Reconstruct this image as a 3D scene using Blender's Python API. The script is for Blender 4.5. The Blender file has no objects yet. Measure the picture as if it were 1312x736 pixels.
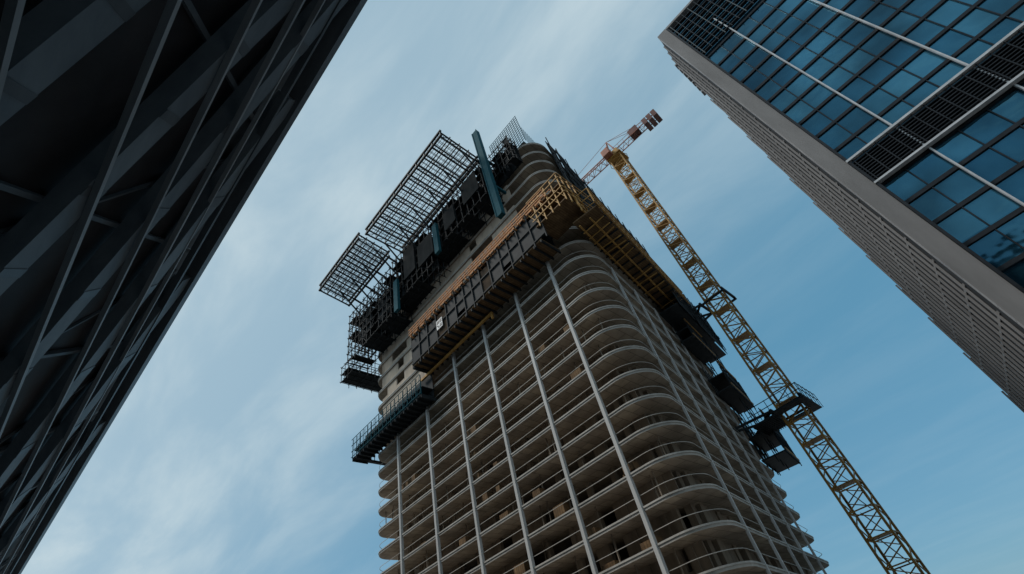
import bpy, math, random
from mathutils import Vector, Matrix
random.seed(7)
scene=bpy.context.scene
scene.view_settings.view_transform='Standard'; scene.view_settings.look='None'; scene.view_settings.exposure=0

# ------------------------------------------------------------------ materials
def newmat(name):
    m=bpy.data.materials.new(name); m.use_nodes=True
    nt=m.node_tree; b=nt.nodes['Principled BSDF']
    return m,nt,b
def noise_mat(name,c1,c2,scale=0.6,rough=0.8,metal=0.0,detail=6,streak=None,joints=None,spec=0.25):
    m,nt,b=newmat(name); N=nt.nodes; L=nt.links
    tc=N.new('ShaderNodeTexCoord'); mp=N.new('ShaderNodeMapping')
    L.new(tc.outputs['Object'],mp.inputs['Vector'])
    if streak: mp.inputs['Scale'].default_value=streak
    n=N.new('ShaderNodeTexNoise'); n.inputs['Scale'].default_value=scale; n.inputs['Detail'].default_value=detail
    n.inputs['Roughness'].default_value=0.65
    L.new(mp.outputs[0],n.inputs['Vector'])
    r=N.new('ShaderNodeValToRGB'); r.color_ramp.elements[0].position=0.3; r.color_ramp.elements[1].position=0.7
    r.color_ramp.elements[0].color=(*c1,1); r.color_ramp.elements[1].color=(*c2,1)
    L.new(n.outputs['Fac'],r.inputs['Fac'])
    out=r.outputs['Color']
    if joints:
        bt=N.new('ShaderNodeTexBrick'); bt.inputs['Scale'].default_value=1.0
        bt.inputs['Brick Width'].default_value=joints[0]; bt.inputs['Row Height'].default_value=joints[1]
        bt.inputs['Mortar Size'].default_value=joints[2]; bt.offset=joints[3]
        bt.inputs['Color1'].default_value=(1,1,1,1); bt.inputs['Color2'].default_value=(0.74,0.74,0.77,1); bt.inputs['Mortar'].default_value=(0.45,0.45,0.45,1)
        m2=N.new('ShaderNodeMapping'); L.new(tc.outputs['Object'],m2.inputs['Vector'])
        if len(joints)>4: m2.inputs['Rotation'].default_value=joints[4]
        L.new(m2.outputs[0],bt.inputs['Vector'])
        mx=N.new('ShaderNodeMix'); mx.data_type='RGBA'; mx.blend_type='MULTIPLY'; mx.inputs[0].default_value=1
        L.new(out,mx.inputs[6]); L.new(bt.outputs['Color'],mx.inputs[7]); out=mx.outputs[2]
    L.new(out,b.inputs['Base Color'])
    b.inputs['Roughness'].default_value=rough; b.inputs['Metallic'].default_value=metal
    b.inputs['Specular IOR Level'].default_value=spec
    return m
M={}
M['soffit']=noise_mat('concrete_soffit',(0.27,0.225,0.175),(0.54,0.46,0.365),0.35,0.9,joints=(2.4,1.2,0.04,0.5))
M['edge']=noise_mat('slab_edge_concrete',(0.31,0.30,0.275),(0.50,0.48,0.445),0.8,0.8)
M['rib']=noise_mat('rib_concrete',(0.38,0.385,0.38),(0.55,0.555,0.55),0.5,0.7,streak=(1,1,0.15))
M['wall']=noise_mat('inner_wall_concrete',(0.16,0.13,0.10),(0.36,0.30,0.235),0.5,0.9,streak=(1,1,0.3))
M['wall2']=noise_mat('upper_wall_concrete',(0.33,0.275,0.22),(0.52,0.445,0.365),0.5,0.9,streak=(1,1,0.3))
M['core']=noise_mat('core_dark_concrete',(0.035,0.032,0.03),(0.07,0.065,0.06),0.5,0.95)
M['dark']=noise_mat('dark_steel',(0.010,0.014,0.017),(0.028,0.034,0.038),1.2,0.7,spec=.15)
M['net']=noise_mat('debris_netting',(0.009,0.012,0.014),(0.026,0.030,0.032),0.9,0.9,streak=(1,1,0.35),spec=.1)
M['steel']=noise_mat('grey_steel',(0.04,0.055,0.06),(0.10,0.12,0.13),1.5,0.6)
M['teal']=noise_mat('teal_paint',(0.008,0.055,0.075),(0.014,0.085,0.11),1.0,0.8,spec=.1)
M['yellow']=noise_mat('crane_yellow_paint',(0.18,0.095,0.022),(0.42,0.23,0.05),0.9,0.5)
M['gold']=noise_mat('yellow_scaffold_paint',(0.28,0.15,0.04),(0.55,0.31,0.09),0.9,0.6)
M['orange']=noise_mat('orange_timber',(0.34,0.14,0.055),(0.60,0.28,0.11),1.5,0.7)
M['wood']=noise_mat('formwork_timber',(0.022,0.017,0.013),(0.075,0.052,0.034),0.8,0.9,spec=.1)
M['plank']=noise_mat('timber_planks',(0.10,0.06,0.03),(0.24,0.15,0.075),0.9,0.85,joints=(2.4,0.3,0.03,0.4))
M['red']=noise_mat('crane_red_paint',(0.18,0.07,0.05),(0.36,0.15,0.10),0.7,0.5)
M['cweight']=noise_mat('counterweight_concrete',(0.09,0.05,0.045),(0.18,0.10,0.09),0.7,0.8)
M['white']=noise_mat('white_panel',(0.6,0.6,0.6),(0.8,0.8,0.8),2,0.5)
M['stone']=noise_mat('limestone_cladding',(0.29,0.285,0.285),(0.42,0.41,0.41),0.4,0.7,streak=(1,1,0.25),joints=(1.6,0.9,0.03,0.0,(math.radians(90),0,math.radians(90))))
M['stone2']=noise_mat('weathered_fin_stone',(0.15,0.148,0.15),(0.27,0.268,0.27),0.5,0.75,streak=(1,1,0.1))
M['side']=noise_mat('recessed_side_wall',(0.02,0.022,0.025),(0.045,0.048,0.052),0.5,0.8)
M['mull']=noise_mat('dark_mullion',(0.010,0.012,0.015),(0.022,0.025,0.03),1,0.4,0.2)
M['fin']=noise_mat('aluminium_fin',(0.36,0.37,0.38),(0.52,0.53,0.54),1,0.35,0.2)
M['lbeam']=noise_mat('bluegrey_steel_beam',(0.085,0.105,0.125),(0.16,0.185,0.205),0.5,0.55,0.1,streak=(1,0.3,1))
M['lchord']=noise_mat('light_steel_chord',(0.20,0.215,0.23),(0.32,0.335,0.35),0.5,0.5,0.1,streak=(1,0.3,1))
M['lbeam2']=noise_mat('darker_steel_rail',(0.055,0.065,0.075),(0.11,0.125,0.14),0.5,0.45,0.1,streak=(1,0.3,1))
M['lpanel']=noise_mat('black_facade_panel',(0.013,0.012,0.014),(0.030,0.028,0.031),0.3,0.6)
M['paving']=noise_mat('paving',(0.28,0.275,0.265),(0.42,0.41,0.395),0.5,0.85,joints=(1.2,0.6,0.01,0.5))
M['asphalt']=noise_mat('asphalt',(0.04,0.04,0.042),(0.065,0.065,0.066),3,0.9)

def glass_mat():
    m,nt,b=newmat('curtain_wall_glass'); N=nt.nodes; L=nt.links
    tc=N.new('ShaderNodeTexCoord'); sp=N.new('ShaderNodeSeparateXYZ'); L.new(tc.outputs['Object'],sp.inputs[0])
    def cell(sock,off,size):
        a=N.new('ShaderNodeMath'); a.operation='ADD'; a.inputs[1].default_value=off; L.new(sock,a.inputs[0])
        d=N.new('ShaderNodeMath'); d.operation='DIVIDE'; d.inputs[1].default_value=size; L.new(a.outputs[0],d.inputs[0])
        f=N.new('ShaderNodeMath'); f.operation='FLOOR'; L.new(d.outputs[0],f.inputs[0]); return f.outputs[0]
    cb=N.new('ShaderNodeCombineXYZ'); L.new(cell(sp.outputs[1],14.0,7.3/3),cb.inputs[0]); L.new(cell(sp.outputs[2],-70+3.2*60,3.2),cb.inputs[1])
    wn=N.new('ShaderNodeTexWhiteNoise'); wn.noise_dimensions='2D'; L.new(cb.outputs[0],wn.inputs['Vector'])
    r=N.new('ShaderNodeValToRGB'); e=r.color_ramp.elements
    e[0].position=0; e[0].color=(0.025,0.11,0.18,1); e[1].position=1; e[1].color=(0.06,0.20,0.29,1)
    L.new(wn.outputs['Value'],r.inputs['Fac']); 
    n=N.new('ShaderNodeTexNoise'); n.inputs['Scale'].default_value=0.12; n.inputs['Detail'].default_value=3; L.new(tc.outputs['Object'],n.inputs['Vector'])
    mr=N.new('ShaderNodeMapRange'); mr.inputs[1].default_value=.35; mr.inputs[2].default_value=.65; mr.inputs[3].default_value=.5; mr.inputs[4].default_value=1.1; L.new(n.outputs['Fac'],mr.inputs[0])
    mx=N.new('ShaderNodeMix'); mx.data_type='RGBA'; mx.blend_type='MULTIPLY'; mx.inputs[0].default_value=1
    L.new(r.outputs[0],mx.inputs[6]); L.new(mr.outputs[0],mx.inputs[7])
    L.new(mx.outputs[2],b.inputs['Base Color'])
    b.inputs['Metallic'].default_value=0.8; b.inputs['Roughness'].default_value=0.06
    n2=N.new('ShaderNodeTexNoise'); n2.inputs['Scale'].default_value=0.5; L.new(tc.outputs['Object'],n2.inputs['Vector'])
    bp=N.new('ShaderNodeBump'); bp.inputs['Strength'].default_value=.15; bp.inputs['Distance'].default_value=.3; L.new(n2.outputs['Fac'],bp.inputs['Height']); L.new(bp.outputs[0],b.inputs['Normal'])
    return m
M['glass']=glass_mat()

# ------------------------------------------------------------------ mesh helpers
class MB:
    def __init__(s): s.v=[]; s.f=[]; s.mi=[]
    def quad8(s,P,mi=0):
        b=len(s.v); s.v+= [tuple(p) for p in P]
        for q in ((0,3,2,1),(4,5,6,7),(0,1,5,4),(1,2,6,5),(2,3,7,6),(3,0,4,7)):
            s.f.append(tuple(b+i for i in q)); s.mi.append(mi)
    def box(s,x0,x1,y0,y1,z0,z1,mi=0):
        s.quad8([(x0,y0,z0),(x1,y0,z0),(x1,y1,z0),(x0,y1,z0),(x0,y0,z1),(x1,y0,z1),(x1,y1,z1),(x0,y1,z1)],mi)
    def beam(s,p,q,w,h=None,side=None,mi=0):
        p=Vector(p);q=Vector(q);h=h or w; d=(q-p)
        if d.length<1e-4: return
        d.normalize()
        if side is None:
            ref=Vector((0,0,1)) if abs(d.z)<0.9 else Vector((0,1,0))
            a=d.cross(ref).normalized()
        else: a=Vector(side); a=(a-d*a.dot(d)).normalized()
        b=a.cross(d).normalized(); a=a*w/2; b=b*h/2
        s.quad8([p-a-b,p+a-b,p+a+b,p-a+b,q-a-b,q+a-b,q+a+b,q-a+b],mi)
    def prism(s,poly,z0,z1,mi_side=0,mi_bot=0,mi_top=None):
        n=len(poly); b=len(s.v)
        s.v+=[(x,y,z0) for x,y in poly]+[(x,y,z1) for x,y in poly]
        s.f.append(tuple(b+i for i in range(n-1,-1,-1))); s.mi.append(mi_bot)
        s.f.append(tuple(b+n+i for i in range(n))); s.mi.append(mi_bot if mi_top is None else mi_top)
        for i in range(n):
            j=(i+1)%n; s.f.append((b+i,b+j,b+n+j,b+n+i)); s.mi.append(mi_side)
    def strip(s,pl,w,z0,z1,mi=0):
        for a,b_ in zip(pl[:-1],pl[1:]):
            s.beam((a[0],a[1],(z0+z1)/2),(b_[0],b_[1],(z0+z1)/2),w,z1-z0,mi=mi)
    def obj(s,name,mats,parent=None,bevel=0,smooth=False):
        me=bpy.data.meshes.new(name); me.from_pydata(s.v,[],s.f)
        for m in mats: me.materials.append(M[m] if isinstance(m,str) else m)
        me.polygons.foreach_set('material_index',s.mi); me.update()
        o=bpy.data.objects.new(name,me); scene.collection.objects.link(o)
        if parent: o.parent=parent
        if bevel:
            bv=o.modifiers.new('bevel','BEVEL'); bv.width=bevel; bv.segments=2
        return o
def empty(name):
    e=bpy.data.objects.new(name,None); scene.collection.objects.link(e); return e

# ------------------------------------------------------------------ main tower
tower=empty('concrete_tower_under_construction')
C0=Vector((38,16.4)); C1=Vector((77.5,22.4)); C2=Vector((77.5,66.6)); C3=Vector((38,66.6))
def rounded(offset=0.0,rads=(3.4,2.6,2.6,2.4),seg=9):
    C=[C0,C1,C2,C3]; lines=[]
    for i in range(4):
        a=C[i]; b=C[(i+1)%4]; d=(b-a).normalized(); nrm=Vector((-d.y,d.x))
        lines.append((a+nrm*offset,d))
    pts=[]
    def isect(l1,l2):
        p,d=l1;q,e=l2; den=d.x*e.y-d.y*e.x; t=((q-p).x*e.y-(q-p).y*e.x)/den; return p+d*t
    for i in range(4):
        P=isect(lines[i-1],lines[i]); d0=lines[i-1][1]; d1=lines[i][1]
        r=max(rads[i]-offset,0.3)
        ang=math.acos(max(-1,min(1,d0.dot(d1)))); t=r*math.tan(ang/2)
        c=P-d0*t+Vector((-d0.y,d0.x))*r
        a0=math.atan2((P-d0*t-c).y,(P-d0*t-c).x)
        for k in range(seg+1):
            a=a0+ang*k/seg; pts.append((c.x+r*math.cos(a),c.y+r*math.sin(a)))
    return pts
FH=2.95; NF=25
out0=rounded(0,seg=14); rail=rounded(0.10,seg=14); lip=rounded(-0.03,seg=14)
slabs=MB(); rails=MB(); 
for k in range(1,NF+1):
    z=k*FH
    slabs.prism(out0,z-0.24,z,1,0,0)
    slabs.strip(lip+[lip[0]],0.10,z-0.02,z+0.12,1)
    if z<46:
        rails.strip(rail+[rail[0]],0.04,z+1.03,z+1.08)
slabs.obj('floor_slabs',['soffit','edge'],tower)
rails.obj('edge_handrails',['edge'],tower)
ribs=MB()
ribY=[22.4,29.0,36.2,43.4,51.0,59.0]
for y in ribY: ribs.box(37.80,38.20,y-0.19,y+0.19,0,47.0)
d=(C1-C0).normalized(); nr=Vector((d.y,-d.x))
ribS=[6.3,12.6,18.9,25.2,31.5]
for s_ in ribS:
    p=C0+d*s_
    ribs.beam((p.x,p.y,0),(p.x,p.y,44.5),0.26,0.26,side=(d.x,d.y,0))
ribs.obj('vertical_ribs',['rib'],tower,bevel=0.03)
inn=MB()
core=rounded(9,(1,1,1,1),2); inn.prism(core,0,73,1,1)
for k in range(0,NF):
    z0=k*FH; z1=(k+1)*FH-0.24
    ys=[16.5+3.4]+ribY+[64]
    for a,b in zip(ys[:-1],ys[1:]):
        n=2
        for i in range(n):
            ya=a+(b-a)*i/n; yb=a+(b-a)*(i+1)/n
            r=random.random()
            if z0>28: r*=0.75
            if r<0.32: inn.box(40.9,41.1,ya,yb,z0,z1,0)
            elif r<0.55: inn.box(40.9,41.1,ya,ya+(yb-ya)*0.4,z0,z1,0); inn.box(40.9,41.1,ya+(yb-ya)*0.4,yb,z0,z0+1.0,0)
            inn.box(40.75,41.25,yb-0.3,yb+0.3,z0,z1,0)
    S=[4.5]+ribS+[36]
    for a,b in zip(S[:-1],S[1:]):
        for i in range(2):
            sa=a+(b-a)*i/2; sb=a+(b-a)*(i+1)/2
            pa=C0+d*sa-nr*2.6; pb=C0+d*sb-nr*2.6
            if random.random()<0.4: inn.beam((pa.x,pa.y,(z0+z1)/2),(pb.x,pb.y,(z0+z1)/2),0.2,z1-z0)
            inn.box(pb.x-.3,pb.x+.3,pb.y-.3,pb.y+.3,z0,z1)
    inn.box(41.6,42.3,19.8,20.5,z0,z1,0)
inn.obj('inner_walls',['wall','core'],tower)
prp=MB()
for k in range(0,14):
    for j in range(10):
        y=random.uniform(19,65); x=random.uniform(38.9,40.2); prp.box(x-.05,x+.05,y-.05,y+.05,k*FH,(k+1)*FH-0.26)
prp.obj('shoring_props',['wall'],tower)
# loose site materials standing on the slab edges
ld=MB()
for k in range(3,15):
    for j in range(3):
        y=random.uniform(20,64); w=random.uniform(.6,1.8); ld.box(38.5,39.4,y,y+w,k*FH+.01,k*FH+random.uniform(.4,1.5))
ld.obj('stacked_site_materials',['plank'],tower)
up=MB()
for k in range(16,NF):
    z0=k*FH+.13; z1=(k+1)*FH-0.26
    y=24.5
    while y<63.5:
        w=random.choice([1.8,2.4,3.0,3.6])
        if random.random()<0.8: up.box(38.25,38.5,y,min(y+w-0.06,63.9),z0,z1)
        else: up.box(38.25,38.5,y,min(y+w-0.06,63.9),z0,z0+1.0)
        y+=w
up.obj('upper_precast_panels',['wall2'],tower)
# ---- front climbing platform
cp=MB(); cpw=MB(); cpo=MB(); cpy=MB(); pk=MB()
Y0,Y1=17.0,49.0
pk.box(34.6,38.0,Y0+3,Y1,46.9,47.1)
y=Y0+3
while y<Y1:
    cp.box(34.5,38.1,y,y+0.18,46.45,46.88); y+=1.3
for z in (47.2,49.9,52.4): cp.box(34.42,34.56,Y0+2,Y1,z,z+0.2)
y=Y0+2
while y<Y1:
    w=random.uniform(1.6,2.6)
    r=random.random()
    tgt=cpw if r<0.4 else cp
    if r<0.95: tgt.box(34.62,34.70,y+0.05,min(y+w,Y1),47.2+(0 if random.random()<.8 else 1.2),52.3+random.uniform(-.8,.4))
    cp.box(34.40,34.6,y-0.08,y+0.08,46.4,53.3); y+=w
cp.box(34.6,38,Y0+3,Y1,49.7,49.85); cpw.box(34.6,37.9,Y0+2,Y1,52.3,52.42)
cp.box(34.6,38,Y1,Y1+0.12,46.6,52.3)
cp.box(37.2,37.3,Y0+3,Y1,47.12,52.2)
cpy.box(36.9,37.2,33,50.5,46.0,46.35); cpy.box(36.9,37.2,33,33.3,45.2,46.0)
y=Y0
while y<Y1+0.2:
    cpo.box(34.2,34.36,y-0.08,y+0.08,52.4,54.0)
    cpo.box(34.0,34.9,y-0.25,y-0.08,52.15,52.42)
    if random.random()<.55: cpo.box(34.22,34.26,y+.1,y+.9,52.5,53.3)
    y+=0.9
for z in (52.9,53.4,53.95): cpo.box(34.12,34.19,Y0,Y1,z,z+0.15)
# corner work platform with timber guardrails
pk.box(34.3,38.2,14.4,19.9,49.0,49.15); pk.box(34.3,38.2,14.2,19.5,52.25,52.4)
for yy in (14.4,15.6,16.8,18.0,19.2):
    cpy.box(34.2,34.35,yy-.07,yy+.07,48.6,54.4)
    cpy.beam((34.27,yy,49.2),(34.27,yy+1.2,52.2),.08)
for z in (50.1,51.2,53.3,54.3): cpy.box(34.1,34.19,14.2,20,z,z+.12)
for xx in (35.2,36.4,37.6): cpy.box(xx-.07,xx+.07,14.2,14.35,48.6,54.4)
for z in (50.1,51.2,53.3,54.3): cpy.box(34.2,41,14.1,14.19,z,z+.12)
cp.obj('platform_frame',['dark'],tower); cpw.obj('platform_panels',['wood'],tower); cpo.obj('orange_guardrail',['orange'],tower); cpy.obj('yellow_support_beams',['gold'],tower); pk.obj('platform_planks',['plank'],tower)
c2=MB()
y=17
while y<36:
    c2.box(36.6,36.72,y-.06,y+.06,54.2,56.3); y+=1.2
for z in (55.2,56.2): c2.box(36.52,36.59,17,36,z,z+.12)
for y in (18,20.4,23,26,30): c2.box(36.0,37.6,y,y+.3,54.3,54.6)
c2.obj('orange_guardrail_upper',['orange'],tower)
sg=MB(); sg.box(34.30,34.36,40.6,42.0,48.7,50.4); sg.obj('site_sign_board',['white'],tower)
sg=MB()
for (a,b,c,e_) in ((40.75,41.2,49.7,50.2),(41.35,41.85,49.7,50.2),(40.75,41.2,48.9,49.4),(41.35,41.6,48.9,49.2),(41.65,41.85,49.25,49.45)): sg.box(34.26,34.295,a,b,c,e_)
sg.obj('site_sign_print',['mull'],tower)
# ---- left lower platform
lp=MB(); lt=MB()
lp.box(35.4,38,48.5,68.5,41.9,42.1); 
for i in range(18): 
    yy=48.5+i*1.17; lp.box(35.35,38.1,yy,yy+.14,41.5,41.88); lt.box(35.3,35.4,yy,yy+.08,42,45.4)
for z in (42.2,43.2,44.3,45.4): lt.box(35.22,35.29,48.5,68.8,z,z+.1)
for i in range(40): lt.box(35.42,35.45,48.5+i*.5,48.55+i*.5,42.1,45.4)
lp.box(35.6,38,48.5,68.5,43.4,43.5); lp.box(37.55,37.62,48.5,68.5,42.1,46.5)
lp.box(35.4,44,68.0,68.6,41.8,42.12)
for i in range(8): lt.box(35.4+i,35.5+i,68.62,68.7,42,45)
lp.obj('lower_left_platform_deck',['dark'],tower); lt.obj('lower_left_platform_guard',['teal'],tower)

def scaffold(mb,deck,x0,x1,y0,y1,z0,z1,sx,sy,sz,t=0.09,p=0.85,dp=0.5):
    nx=max(1,round((x1-x0)/sx)); ny=max(1,round((y1-y0)/sy)); nz=max(1,round((z1-z0)/sz))
    X=[x0+(x1-x0)*i/nx for i in range(nx+1)];Y=[y0+(y1-y0)*i/ny for i in range(ny+1)];Zs=[z0+(z1-z0)*i/nz for i in range(nz+1)]
    for x in X:
        for y in Y:
            if random.random()<p: mb.box(x-t/2,x+t/2,y-t/2,y+t/2,z0+random.uniform(-.9,.3),z1+random.uniform(-.2,.9))
        for z in Zs:
            if random.random()<p: mb.box(x-t/2,x+t/2,y0-.3,y1+.3,z-t/2+.02,z+t/2+.02)
    for y in Y:
        for z in Zs:
            if random.random()<p: mb.box(x0-.3,x1+.3,y-t/2,y+t/2,z-t/2,z+t/2)
    for i in range(ny):
        for k in range(nz):
            if random.random()<0.4:
                x=random.choice(X); a,b=(Y[i],Y[i+1]) if random.random()<.5 else (Y[i+1],Y[i]); mb.beam((x,a,Zs[k]),(x,b,Zs[k+1]),t*.8)
            if random.random()<dp:
                deck.box(x0,x1,Y[i]+.03,Y[i+1]-.03,Zs[k]+.08,Zs[k]+.14)
            if random.random()<dp*0.3:
                x=random.choice(X)+.1; zz=Zs[k]+random.uniform(.2,.9); deck.box(x,x+.05,Y[i]+.05,Y[i]+(Y[i+1]-Y[i])*random.uniform(.5,.97),zz,Zs[k+1]-.05)
sc=MB(); sd=MB()
scaffold(sc,sd,34.2,37.8,26,41,65,75,1.2,1.5,1.9,0.12,0.92,0.6)
scaffold(sc,sd,34.2,37.8,41,53,63,75,1.2,1.5,1.9,0.12,0.92,0.6)
scaffold(sc,sd,33.6,37.8,53,68.5,61,73,1.4,1.4,1.9,0.12,0.92,0.55)
scaffold(sc,sd,36.0,37.8,20.0,25.6,69.5,76,1.0,1.2,1.8,0.10,0.92,0.6)
scaffold(sc,sd,34,42,67.5,71.5,58.6,62,1.5,1.2,1.7,0.09,0.9,0.6)
sc.obj('scaffold_tubes',['dark'],tower); sd.obj('scaffold_decks',['net'],tower)
bk=MB(); bk.box(37.75,37.9,19.9,66.5,69.3,75.2); bk.box(37.0,37.2,30,64,71.5,74.8)
for (a,b,z0,z1) in ((27,31,67.5,73),(33.5,36.5,66.5,71),(40,44.5,65,70.5),(45.5,49,66,73.5),(54,58,62.5,68),(60,64.5,63,70)):
    bk.box(33.9,34.0,a,b,z0,z1)
bk.obj('formwork_screens',['net'],tower)
# ---- canopy
cn=MB(); cn2=MB()
def canopy(y0,y1,xo,xi,zo,zi):
    ny=round((y1-y0)/2.3); nx=4
    def zz(x): return zo+(zi-zo)*(x-xo)/(xi-xo)
    for lay,dz in ((0,0),(1,1.5)):
        for i in range(ny+1):
            y=y0+(y1-y0)*i/ny; cn.beam((xo,y,zz(xo)+dz),(xi,y,zz(xi)+dz),0.22)
            if i<ny:
                for q in (1/3,2/3): cn2.beam((xo,y+(y1-y0)/ny*q,zz(xo)+dz+.15),(xi,y+(y1-y0)/ny*q,zz(xi)+dz+.15),0.07)
        for j in range(nx+1):
            x=xo+(xi-xo)*j/nx; cn.beam((x,y0-.3,zz(x)+dz+.18),(x,y1+.3,zz(x)+dz+.18),0.16 if j not in(0,nx) else 0.34)
            if j<nx: xm=x+(xi-xo)/nx/2; cn2.beam((xm,y0,zz(xm)+dz+.1),(xm,y1,zz(xm)+dz+.1),0.07)
    for i in range(ny+1):
        y=y0+(y1-y0)*i/ny
        for j in range(nx+1):
            x=xo+(xi-xo)*j/nx; cn2.beam((x,y,zz(x)),(x,y,zz(x)+1.6),0.12)
            if j<nx and random.random()<.6: x2=xo+(xi-xo)*(j+1)/nx; cn2.beam((x,y,zz(x)),(x2,y,zz(x2)+1.5),0.09)
    for i in range(0,ny+1,2):
        y=y0+(y1-y0)*i/ny
        cn.beam((xi,y,zi),(37.6,y,zi-1.5),0.28); cn.beam(((xo+xi)/2,y,zz((xo+xi)/2)),(37.6,y,zi-7),0.22)
canopy(26,49.5,26.6,34.4,75.0,74.6)
canopy(51.8,67,26.2,32.6,75.6,74.4)
cn.obj('canopy_main_beams',['dark'],tower); cn2.obj('canopy_secondary_bars',['steel'],tower)
tl=MB()
tl.box(34.1,34.9,24.2,25.3,57.5,83.5); tl.box(33.98,34.09,24.1,24.25,57.5,83.4); tl.box(33.98,34.09,25.25,25.4,57.5,83.4)
tl.box(33.2,33.75,37.8,38.9,62.5,70); tl.box(33.0,33.5,50.0,51.2,59.5,67); tl.box(34.95,37.6,24.6,25.0,66,66.5); tl.box(34.95,37.6,24.6,25.0,74,74.5)
tl.obj('teal_climbing_columns',['teal'],tower)
ms=MB()
for i in range(15):
    y=17.8+i*0.52; ms.box(37.9,37.98,y,y+.07,73.5,82.5)
for i in range(13): ms.box(37.82,37.89,17.7,25.2,74.2+i*.68,74.28+i*.68)
for i in range(10):
    p=Vector((38,17.8))+Vector((d.x,d.y))*i*.55; ms.box(p.x,p.x+.06,p.y,p.y+.06,73.5,79)
ms.obj('corner_mesh_screen',['teal'],tower)
rf=MB(); rf.box(38.3,76,24,66,74.5,75.4); rf.box(38.6,40,18.6,26,73.9,75.2); rf.obj('roof_formwork',['net'],tower)
# ---- right face netting
rn=MB(); rd=MB(); ry=MB(); rpk=MB()
def rp(s_,o,z): p=C0+d*s_+nr*o; return (p.x,p.y,z)
s_=3.6
while s_<39:
    w=3.0; e_=min(s_+w,40.3)
    top=75.3+random.uniform(-.2,.5); o=0.7+random.uniform(-.12,.12); rn.beam(rp(s_+.04,o,(52+top)/2),rp(e_,o,(52+top)/2),0.1,top-52)
    s_+=w
for z in range(52,76,3): rd.beam(rp(3,0.95,z),rp(40.2,0.95,z),0.15)
for i in range(13): rd.beam(rp(3.4+i*3,1.0,52),rp(3.4+i*3,1.0,75.5),0.14,side=(d.x,d.y,0))
def decks(s0,s1,o1,z,mb): 
    a=rp(s0,o1/2+.1,z); b=rp(s1,o1/2+.1,z); mb.beam(a,b,o1,0.2)
decks(-1.5,24,3.6,47.2,rpk); decks(24.02,40.5,3.6,47.2,rd); decks(2,40.5,3.2,50.6,rd); decks(20,40.5,3.0,44,rd)
s_=0.5
while s_<40.5:
    rd.beam(rp(s_,3.6,44 if s_>20 else 46.8),rp(s_,3.6,51.8),0.12,side=(d.x,d.y,0))
    if s_>14 and random.random()<.75: rn.beam(rp(s_+.05,3.5,49),rp(s_+1.5,3.5,49),0.06,random.uniform(2.5,4.6))
    if s_>20 and random.random()<.8: rn.beam(rp(s_+.05,3.3,45.5),rp(s_+1.5,3.3,45.5),0.06,3.0)
    rd.beam(rp(s_,0,46.9),rp(s_,3.8,46.9),0.16)
    s_+=1.55
s_=-2
while s_<26:
    for o in (3.8,2.0):
        ry.beam(rp(s_,o,47.4),rp(s_,o,50.4),0.14,side=(d.x,d.y,0))
        ry.beam(rp(s_,o,47.6),rp(s_+1.3,o,50.1),0.10)
    ry.beam(rp(s_,2.0,50.4),rp(s_,3.8,50.4),0.1)
    s_+=1.3
for o in (3.85,2.05):
    for z in (47.5,48.8,50.1): ry.beam(rp(-2,o,z),rp(27,o,z),0.18)
for o in (0.6,2.2): ry.beam(rp(-1,o,46.6),rp(24,o,46.6),0.2)
for i in range(20): 
    if random.random()<.6: ry.beam(rp(-1+i*1.3,.3,46.4),rp(-1+i*1.3+random.uniform(-.5,.5),3.6,46.4),0.12)
for (sa,sb,o,za,zb) in ((24,33,2.2,40.5,44),(28,38,2.6,33,37.5),(33,40.5,3.5,24,30.5)):
    decks(sa,sb,o,za,rd); decks(sa,sb,o,(za+zb)/2,rd)
    t=sa
    while t<=sb+.01:
        for oo in (0.3,o): rd.beam(rp(t,oo,za-.5),rp(t,oo,zb),0.12,side=(d.x,d.y,0))
        if random.random()<.6: rn.beam(rp(t,o-.1,(za+zb)/2-.6),rp(t+1.2,o-.1,(za+zb)/2-.6),0.05,(zb-za)*.7)
        t+=1.25
    ry.beam(rp(sa,o+.1,za+.3),rp(sb,o+.1,za+.3),0.16); ry.beam(rp(sa,o+.1,zb-.3),rp(sb-2,o+.1,zb-.3),0.14)
for k in range(16):
    z=24+k*1.7
    for oo in (.4,2.0):
        rd.beam(rp(33,oo,z),rp(38,oo,z),.09)
        if k<15: rd.beam(rp(33 if k%2 else 38,oo,z),rp(38 if k%2 else 33,oo,z+1.7),.07)
for s_ in (33,35.5,38):
    for oo in (.4,2.0): rd.beam(rp(s_,oo,23),rp(s_,oo,52),.12,side=(d.x,d.y,0))
rn.obj('side_netting_panels',['net'],tower); rd.obj('side_platforms',['dark'],tower); ry.obj('side_yellow_scaffold',['gold'],tower); rpk.obj('side_platform_planks',['plank'],tower)

# ------------------------------------------------------------------ crane
crane=empty('tower_crane')
MX,MY=70.0,13.8; HW=1.4
mc=MB()
H=94.0; n=int(H/2.8)
cs=[(-HW,-HW),(HW,-HW),(HW,HW),(-HW,HW)]
for (a,b) in cs: mc.box(MX+a-.13,MX+a+.13,MY+b-.13,MY+b+.13,0,H)
for k in range(n+1):
    z=k*H/n; z2=(k+1)*H/n
    for i in range(4):
        a=cs[i];b=cs[(i+1)%4]
        mc.beam((MX+a[0],MY+a[1],z),(MX+b[0],MY+b[1],z),0.13)
        if k<n:
            zm=(z+z2)/2
            mc.beam((MX+a[0],MY+a[1],z),(MX+b[0],MY+b[1],zm),0.11); mc.beam((MX+b[0],MY+b[1],zm),(MX+a[0],MY+a[1],z2),0.11)
    if k%2==0 and k>0: mc.box(MX-HW*.9,MX+HW*.2,MY-HW*.9,MY+HW*.9,z-.05,z+.03)
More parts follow.
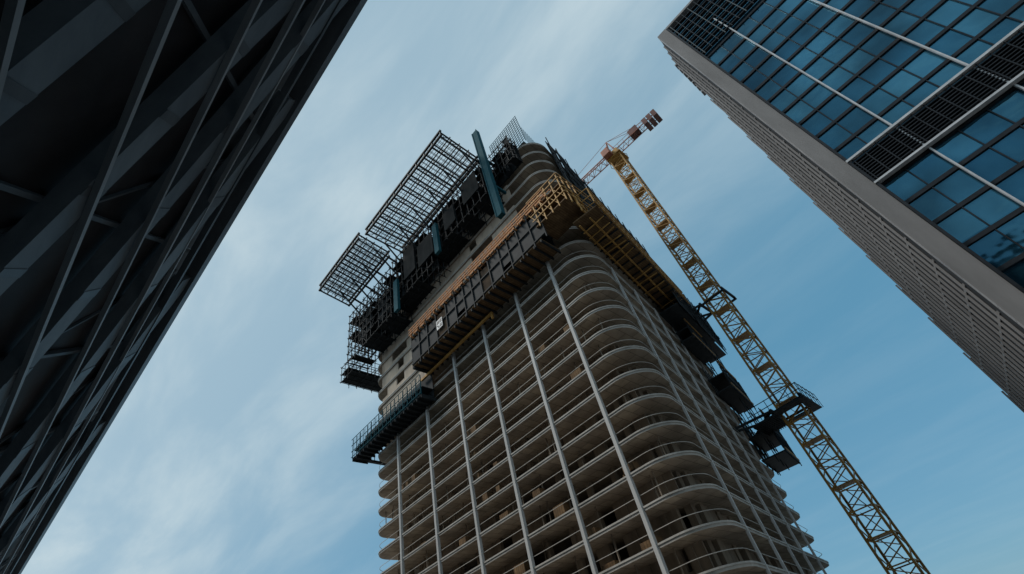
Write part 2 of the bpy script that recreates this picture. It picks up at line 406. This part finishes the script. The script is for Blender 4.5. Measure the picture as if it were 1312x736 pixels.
for k in range(n):
    z=k*H/n
    for e_ in (-.25,.25): mc.beam((MX+.6+e_,MY-.6,z),(MX+.6+e_,MY+.6,z+H/n),0.06,0.06)
    for q in range(6): mc.beam((MX+.35,MY-.6+.2*q,z+H/n*q/6),(MX+.85,MY-.6+.2*q,z+H/n*q/6),.04)
mc.obj('mast_lattice',['yellow'],crane)
hd=MB(); hd.box(MX-1.9,MX+1.9,MY-1.9,MY+1.9,H,H+.5); hd.box(MX-1.5,MX+1.5,MY-1.5,MY+1.5,H+.5,H+2.2)
for i in range(8):
    a=i*math.pi/4; hd.beam((MX+2.3*math.cos(a),MY+2.3*math.sin(a),H-.6),(MX+2.3*math.cos(a+.8),MY+2.3*math.sin(a+.8),H-.6),.12)
hd.obj('slewing_platform',['yellow'],crane,bevel=.05)
cb=MB(); cb.box(MX-3.4,MX-1.7,MY-.2,MY+1.8,H+.2,H+2.4); cb.obj('operator_cab',['red'],crane,bevel=.12)
jb=MB()
jd=Vector((-0.05,1,0)).normalized(); js=Vector((1,0.05,0)).normalized(); JZ=H+2.4
base=Vector((MX,MY,JZ))
def jp(l,sd_,h): return base+jd*l+js*sd_+Vector((0,0,h))
L1=44
for sd_ in(-.9,.9): jb.beam(jp(-12.5,sd_,0),jp(L1,sd_,0),.18)
jb.beam(jp(1,0,2.0),jp(L1,0,1.6),.2)
l=1
while l<L1-2:
    for sd_ in(-.9,.9):
        jb.beam(jp(l,sd_,0),jp(l+1,0,1.95),.09); jb.beam(jp(l+1,0,1.95),jp(l+2,sd_,0),.09)
    jb.beam(jp(l,-.9,0),jp(l,.9,0),.09); jb.beam(jp(l,-.9,0),jp(l+2,.9,0),.07); l+=2
l=-12.5
while l<0:
    jb.beam(jp(l,-.9,0),jp(l,.9,0),.1); jb.beam(jp(l,-.9,0),jp(l+1.5,.9,0),.08)
    for sd_ in(-.9,.9): jb.beam(jp(l,sd_,0),jp(l,sd_,1.2),.07)
    l+=1.5
for sd_ in(-.9,.9): jb.beam(jp(-12.5,sd_,1.2),jp(0,sd_,1.2),.07); 
for sd_ in(-.8,.8):
    jb.beam(jp(-1,sd_,0),jp(0,0,6),.2); jb.beam(jp(1.2,sd_,0),jp(0,0,6),.2)
    jb.beam(jp(-11,sd_,0),jp(0,0,6),.07)
jb.beam(jp(0,0,6),jp(22,0,2),.07)
jb.obj('jib_and_counter_jib',['red'],crane)
cw=MB()
for i in range(3):
    l=-12.6+i*1.25
    cw.quad8([jp(l,-1.3,-1.2),jp(l+1.05,-1.3,-1.2),jp(l+1.05,1.3,-1.2),jp(l,1.3,-1.2),jp(l,-1.3,1.0),jp(l+1.05,-1.3,1.0),jp(l+1.05,1.3,1.0),jp(l,1.3,1.0)])
cw.quad8([jp(-7.6,-1,.1),jp(-5.2,-1,.1),jp(-5.2,1,.1),jp(-7.6,1,.1),jp(-7.6,-1,1.9),jp(-5.2,-1,1.9),jp(-5.2,1,1.9),jp(-7.6,1,1.9)])
cw.obj('counterweights',['cweight'],crane,bevel=.06)
tie=MB()
for z in (28.0,48.0):
    for e_ in (-2.1,2.1):
        tie.box(MX-2.3,MX+2.3,MY+e_-.18,MY+e_+.18,z-.2,z+.2); tie.box(MX+e_-.18,MX+e_+.18,MY-2.3,MY+2.3,z-.45,z-.22)
    for (a,b) in ((-2,-3),(2,3),(-2,3.5),(2,-2)):
        q=MY+7.6; tie.beam((MX+a,MY+2.2,z),(MX+b,q,z),.28)
tie.box(MX-2.6,MX+2.6,MY+1.75,MY+5.2,27.1,27.3)
for i in range(12): tie.box(MX-2.6,MX+2.6,MY+1.8+i*.3,MY+1.86+i*.3,26.9,27.08)
tie.box(MX-3.2,MX+3.2,MY-2.6,MY-1.6,27.1,27.25); tie.box(MX-3.2,MX-1.6,MY-1.59,MY+1.7,27.1,27.25); tie.box(MX+1.6,MX+3.2,MY-1.59,MY+1.7,27.1,27.25)
for zz in (28.2,29.1):
    tie.box(MX-3.2,MX+3.2,MY-2.7,MY-2.62,zz,zz+.08); tie.box(MX-3.28,MX-3.2,MY-2.7,MY+5,zz,zz+.08)
for i in range(6):
    x=MX-3.2+i*1.28; tie.box(x-.04,x+.04,MY-2.76,MY-2.7,27.1,29.2)
    y=MY-2.6+i*1.5; tie.box(MX-3.34,MX-3.28,y-.04,y+.04,27.1,29.2)
tie.obj('wall_tie_collars',['dark'],crane)

# ------------------------------------------------------------------ right building
rb=empty('glass_office_tower')
TOPZ=83.2
def yf(x): return -7.3+0.10*(x-50)
PTS=[(0,80),(19,75),(64,61.5),(80,56.5),(90,54)]
def xf(z):
    for (a,b),(c,e_) in zip(PTS[:-1],PTS[1:]):
        if a<=z<=c: return b+(e_-b)*(z-a)/(c-a)
def ztop(x):
    for (a,b),(c,e_) in zip(PTS[:-1],PTS[1:]):
        if e_<=x<=b: return min(TOPZ,a+(c-a)*(x-b)/(e_-b))
    return TOPZ if x<60 else 0
body=MB(); led=MB(); sfin=MB()
z=TOPZ
while z>0.1:
    z0=max(z-1.6,0); xx=xf((z+z0)/2)-.3
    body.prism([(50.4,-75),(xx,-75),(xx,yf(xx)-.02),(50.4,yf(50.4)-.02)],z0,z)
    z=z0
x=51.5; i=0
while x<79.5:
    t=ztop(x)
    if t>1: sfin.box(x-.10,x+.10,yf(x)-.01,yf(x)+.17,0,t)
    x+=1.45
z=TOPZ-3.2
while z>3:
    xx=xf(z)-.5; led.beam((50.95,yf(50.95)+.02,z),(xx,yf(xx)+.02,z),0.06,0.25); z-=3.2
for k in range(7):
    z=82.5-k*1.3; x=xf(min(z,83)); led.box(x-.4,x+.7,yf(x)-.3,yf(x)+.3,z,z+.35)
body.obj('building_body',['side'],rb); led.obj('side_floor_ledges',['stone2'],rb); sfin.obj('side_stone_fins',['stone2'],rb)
st=MB(); st.box(49.5,50.9,-9.0,-7.3,0,TOPZ+.6); st.obj('corner_stone_pier',['stone'],rb,bevel=.04)
gl=MB(); gl.box(50.2,50.38,-75,-9.02,0,TOPZ-.02); gl.obj('glass_curtain_wall',['glass'],rb)
mu=MB(); fn=MB(); bd=MB()
z=70.0
lv=[]
while z>38.6: lv.append(z); z-=3.2
z=34.4
while z>0: lv.append(z); z-=3.2
for z in lv: mu.box(50.02,50.2,-75,-9.02,z-.2,z+.2)
y=-14+7.3/3*2
while y>-75:
    mu.box(50.06,50.19,y-.045,y+.045,0,70); y-=7.3/3
for j in range(9):
    y=-14-7.3*j
    fn.box(49.7,49.97,y-.07,y+.07,0,TOPZ-8 if j else 76)
bd.box(49.9,50.18,-75,-9.03,34.8,38.4)
for k in range(9): bd.box(49.6,49.88,-75,-9.03,35.1+k*.37,35.2+k*.37)
y=-9.5
while y>-75: bd.box(49.5,49.59,y-.05,y+.05,34.8,38.4); y-=1.2
fn.box(49.3,49.9,-75,-9.0,38.42,38.68); fn.box(49.3,49.9,-75,-9.0,34.4,34.62)
mu.box(49.4,50.2,-9.25,-9.02,0,TOPZ)
for k in range(8): bd.box(49.55,50.1,-75,-9.03,71+k*1.55,71.14+k*1.55)
y=-9.6
k=0
fg=MB()
while y>-75:
    (bd if k%3 else fg).box(49.4,49.52,y-.05,y+.05,70.3,TOPZ-.4); y-=1.2; k+=1
mu.obj('mullions',['mull'],rb); fn.obj('aluminium_fins',['fin'],rb); fg.obj('crown_fins',['steel'],rb); bd.obj('louvre_bands',['mull'],rb)
rf2=MB(); rf2.box(49.45,54,-75,-9.05,TOPZ,TOPZ+.5); rf2.obj('roof_coping',['stone2'],rb)

# ------------------------------------------------------------------ left building (leaning lattice facade)
lb=empty('dark_lattice_building')
def P(y,z,o=0.0):
    zr=z-1.6; x=3.8-0.0175*y-0.5*(40-zr)
    return Vector((x,y,z))+Vector((1,0,-.5)).normalized()*o
pn=MB()
nn=Vector((1,0,-.5)).normalized()
ya,yb=-40,190; zt=41.6; zb=2
pn.quad8([P(ya,zb,-1.6),P(yb,zb,-1.6),P(yb,zb,-1.3),P(ya,zb,-1.3),P(ya,zt,-1.6),P(yb,zt,-1.6),P(yb,zt,-1.3),P(ya,zt,-1.3)])
pn.quad8([(-60,ya,0),(-60,yb,0),tuple(P(yb,0,-1.8)),tuple(P(ya,0,-1.8)),(-60,ya,41),(-60,yb,41),tuple(P(yb,41,-1.8)),tuple(P(ya,41,-1.8))])
pn.obj('dark_panels',['lpanel'],lb)
bm=MB(); tb=MB(); chd=MB()
tb.beam(P(ya,41.6,-.2),P(yb,41.6,-.2),1.4,1.0,side=nn)
tb.beam(P(ya,39.4,0),P(yb,39.4,0),.5,.3,side=nn)
chd.beam(P(ya,37.6,0.05),P(yb,37.6,.05),.3,.16,side=nn)
for z,w in ((34.9,.2),(31.5,.18),(26.8,.24),(21.3,.22),(15,.24)): chd.beam(P(ya,z,.38),P(yb,z,.38),.35,w,side=nn)
for (y1,z1,y2,z2,wd) in ((-30,36,6,14,1.6),(-12,40.9,22,17,1.7),(-1,40.9,40,16,1.6),(6,40.9,66,16,1.6),(18,40.9,104,18,1.6),(40,40.9,134,18,1.7),(68,40.9,166,18,1.7)):
    bm.beam(P(y1,z1,-.35),P(y2,z2,-.35),1.0,wd,side=nn)
    # flange plates and splice joints on the beam
    for q in range(1,9):
        t=q/9; c0=P(y1+(y2-y1)*t,z1+(z2-z1)*t,.17); c1=P(y1+(y2-y1)*(t+.012),z1+(z2-z1)*(t+.012),.17)
        tb.beam(c0,c1,.04,wd*.98,side=nn)
for j in range(-2,12):
    yc=10+15*j
    tb.beam(P(yc-6,21.3,-1.05),P(yc+12,40.9,-1.05),.4,.3,side=nn)
    tb.beam(P(yc,18,-1.2),P(yc,40.9,-1.2),.2,.18,side=nn)
bm.obj('lattice_beams',['lbeam'],lb); tb.obj('lattice_rails',['lbeam2'],lb); chd.obj('lattice_chords',['lchord'],lb)

# ------------------------------------------------------------------ ground
g=MB(); g.box(-3000,3000,-3000,3000,-0.5,0.0); g.obj('ground',['paving'])
rdm=MB(); rdm.box(8,18,-600,600,0.0,0.004); rdm.obj('road',['asphalt'])
kb=MB(); kb.box(7.7,8.0,-600,600,0,0.13); kb.box(18,18.3,-600,600,0,0.13); kb.obj('kerb',['edge'])
mk=MB()
for i in range(-40,60): mk.box(12.9,13.1,i*8,i*8+3,0.004,0.008)
mk.obj('road_markings',['white'])

# ------------------------------------------------------------------ light & sky
sd=Vector((-0.45,0.42,0.80)).normalized()
sun=bpy.data.lights.new('sun','SUN'); sun.energy=2.4; sun.angle=math.radians(18); sun.color=(1,.94,.86)
so=bpy.data.objects.new('sun',sun); scene.collection.objects.link(so); so.rotation_euler=sd.to_track_quat('Z','Y').to_euler()
w=bpy.data.worlds.new('World'); scene.world=w; w.use_nodes=True; nt=w.node_tree; N=nt.nodes; L=nt.links
bg=N['Background']; bg.inputs['Strength'].default_value=0.15
sky=N.new('ShaderNodeTexSky'); sky.sky_type='NISHITA'; sky.sun_disc=False
sky.sun_elevation=math.asin(sd.z); sky.sun_rotation=math.atan2(sd.x,sd.y); sky.air_density=1.0; sky.dust_density=0.6; sky.ozone_density=1.0
tint=N.new('ShaderNodeMix'); tint.data_type='RGBA'; tint.inputs[0].default_value=0.8; tint.inputs[7].default_value=(0.36,1.75,2.8,1)
L.new(sky.outputs[0],tint.inputs[6])
tc=N.new('ShaderNodeTexCoord'); sp=N.new('ShaderNodeSeparateXYZ'); L.new(tc.outputs['Generated'],sp.inputs[0])
def mth(op,a,b=None,clamp=False):
    n=N.new('ShaderNodeMath'); n.operation=op; n.use_clamp=clamp
    for i,v in enumerate((a,b)):
        if v is None: continue
        if isinstance(v,(int,float)): n.inputs[i].default_value=v
        else: L.new(v,n.inputs[i])
    return n.outputs[0]
zc=mth('ADD',mth('MAXIMUM',sp.outputs[2],0.0),0.12)
u=mth('DIVIDE',sp.outputs[0],zc); v=mth('DIVIDE',sp.outputs[1],zc)
cmb=N.new('ShaderNodeCombineXYZ'); L.new(mth('MULTIPLY',u,2.4),cmb.inputs[0]); L.new(mth('MULTIPLY',v,0.8),cmb.inputs[1])
n1=N.new('ShaderNodeTexNoise'); n1.inputs['Scale'].default_value=1.7; n1.inputs['Detail'].default_value=10; n1.inputs['Roughness'].default_value=.56; n1.inputs['Distortion'].default_value=.3
L.new(cmb.outputs[0],n1.inputs['Vector'])
cl=N.new('ShaderNodeMapRange'); cl.interpolation_type='SMOOTHSTEP'; cl.inputs[1].default_value=.36; cl.inputs[2].default_value=.74; L.new(n1.outputs['Fac'],cl.inputs[0])
bias=N.new('ShaderNodeMapRange'); bias.interpolation_type='SMOOTHSTEP'; bias.inputs[1].default_value=0.0; bias.inputs[2].default_value=1.5; bias.inputs[3].default_value=1.0; bias.inputs[4].default_value=0.12; L.new(u,bias.inputs[0])
fac=mth('ADD',mth('MULTIPLY',cl.outputs[0],mth('MULTIPLY',bias.outputs[0],0.46)),mth('MULTIPLY',bias.outputs[0],0.54),True)
mx=N.new('ShaderNodeMix'); mx.data_type='RGBA'; mx.inputs[7].default_value=(3.8,4.6,4.95,1)
L.new(fac,mx.inputs[0]); L.new(tint.outputs[2],mx.inputs[6]); L.new(mx.outputs[2],bg.inputs['Color'])

# ------------------------------------------------------------------ camera
E=math.radians(44.3);az=math.radians(37.5);ro=math.radians(16.0)
Hh=Vector((math.cos(az),math.sin(az),0)); R0=Vector((Hh.y,-Hh.x,0)); F=math.cos(E)*Hh+math.sin(E)*Vector((0,0,1)); U0=-math.sin(E)*Hh+math.cos(E)*Vector((0,0,1))
R=math.cos(ro)*R0-math.sin(ro)*U0; U=math.sin(ro)*R0+math.cos(ro)*U0
cam=bpy.data.cameras.new('camera'); co=bpy.data.objects.new('camera',cam); scene.collection.objects.link(co)
m=Matrix((R,U,-F)).transposed().to_4x4(); m.translation=Vector((0,0,1.6)); co.matrix_world=m
cam.sensor_width=36; cam.lens=36*612/1312; cam.clip_end=8000; cam.clip_start=0.05
scene.camera=co
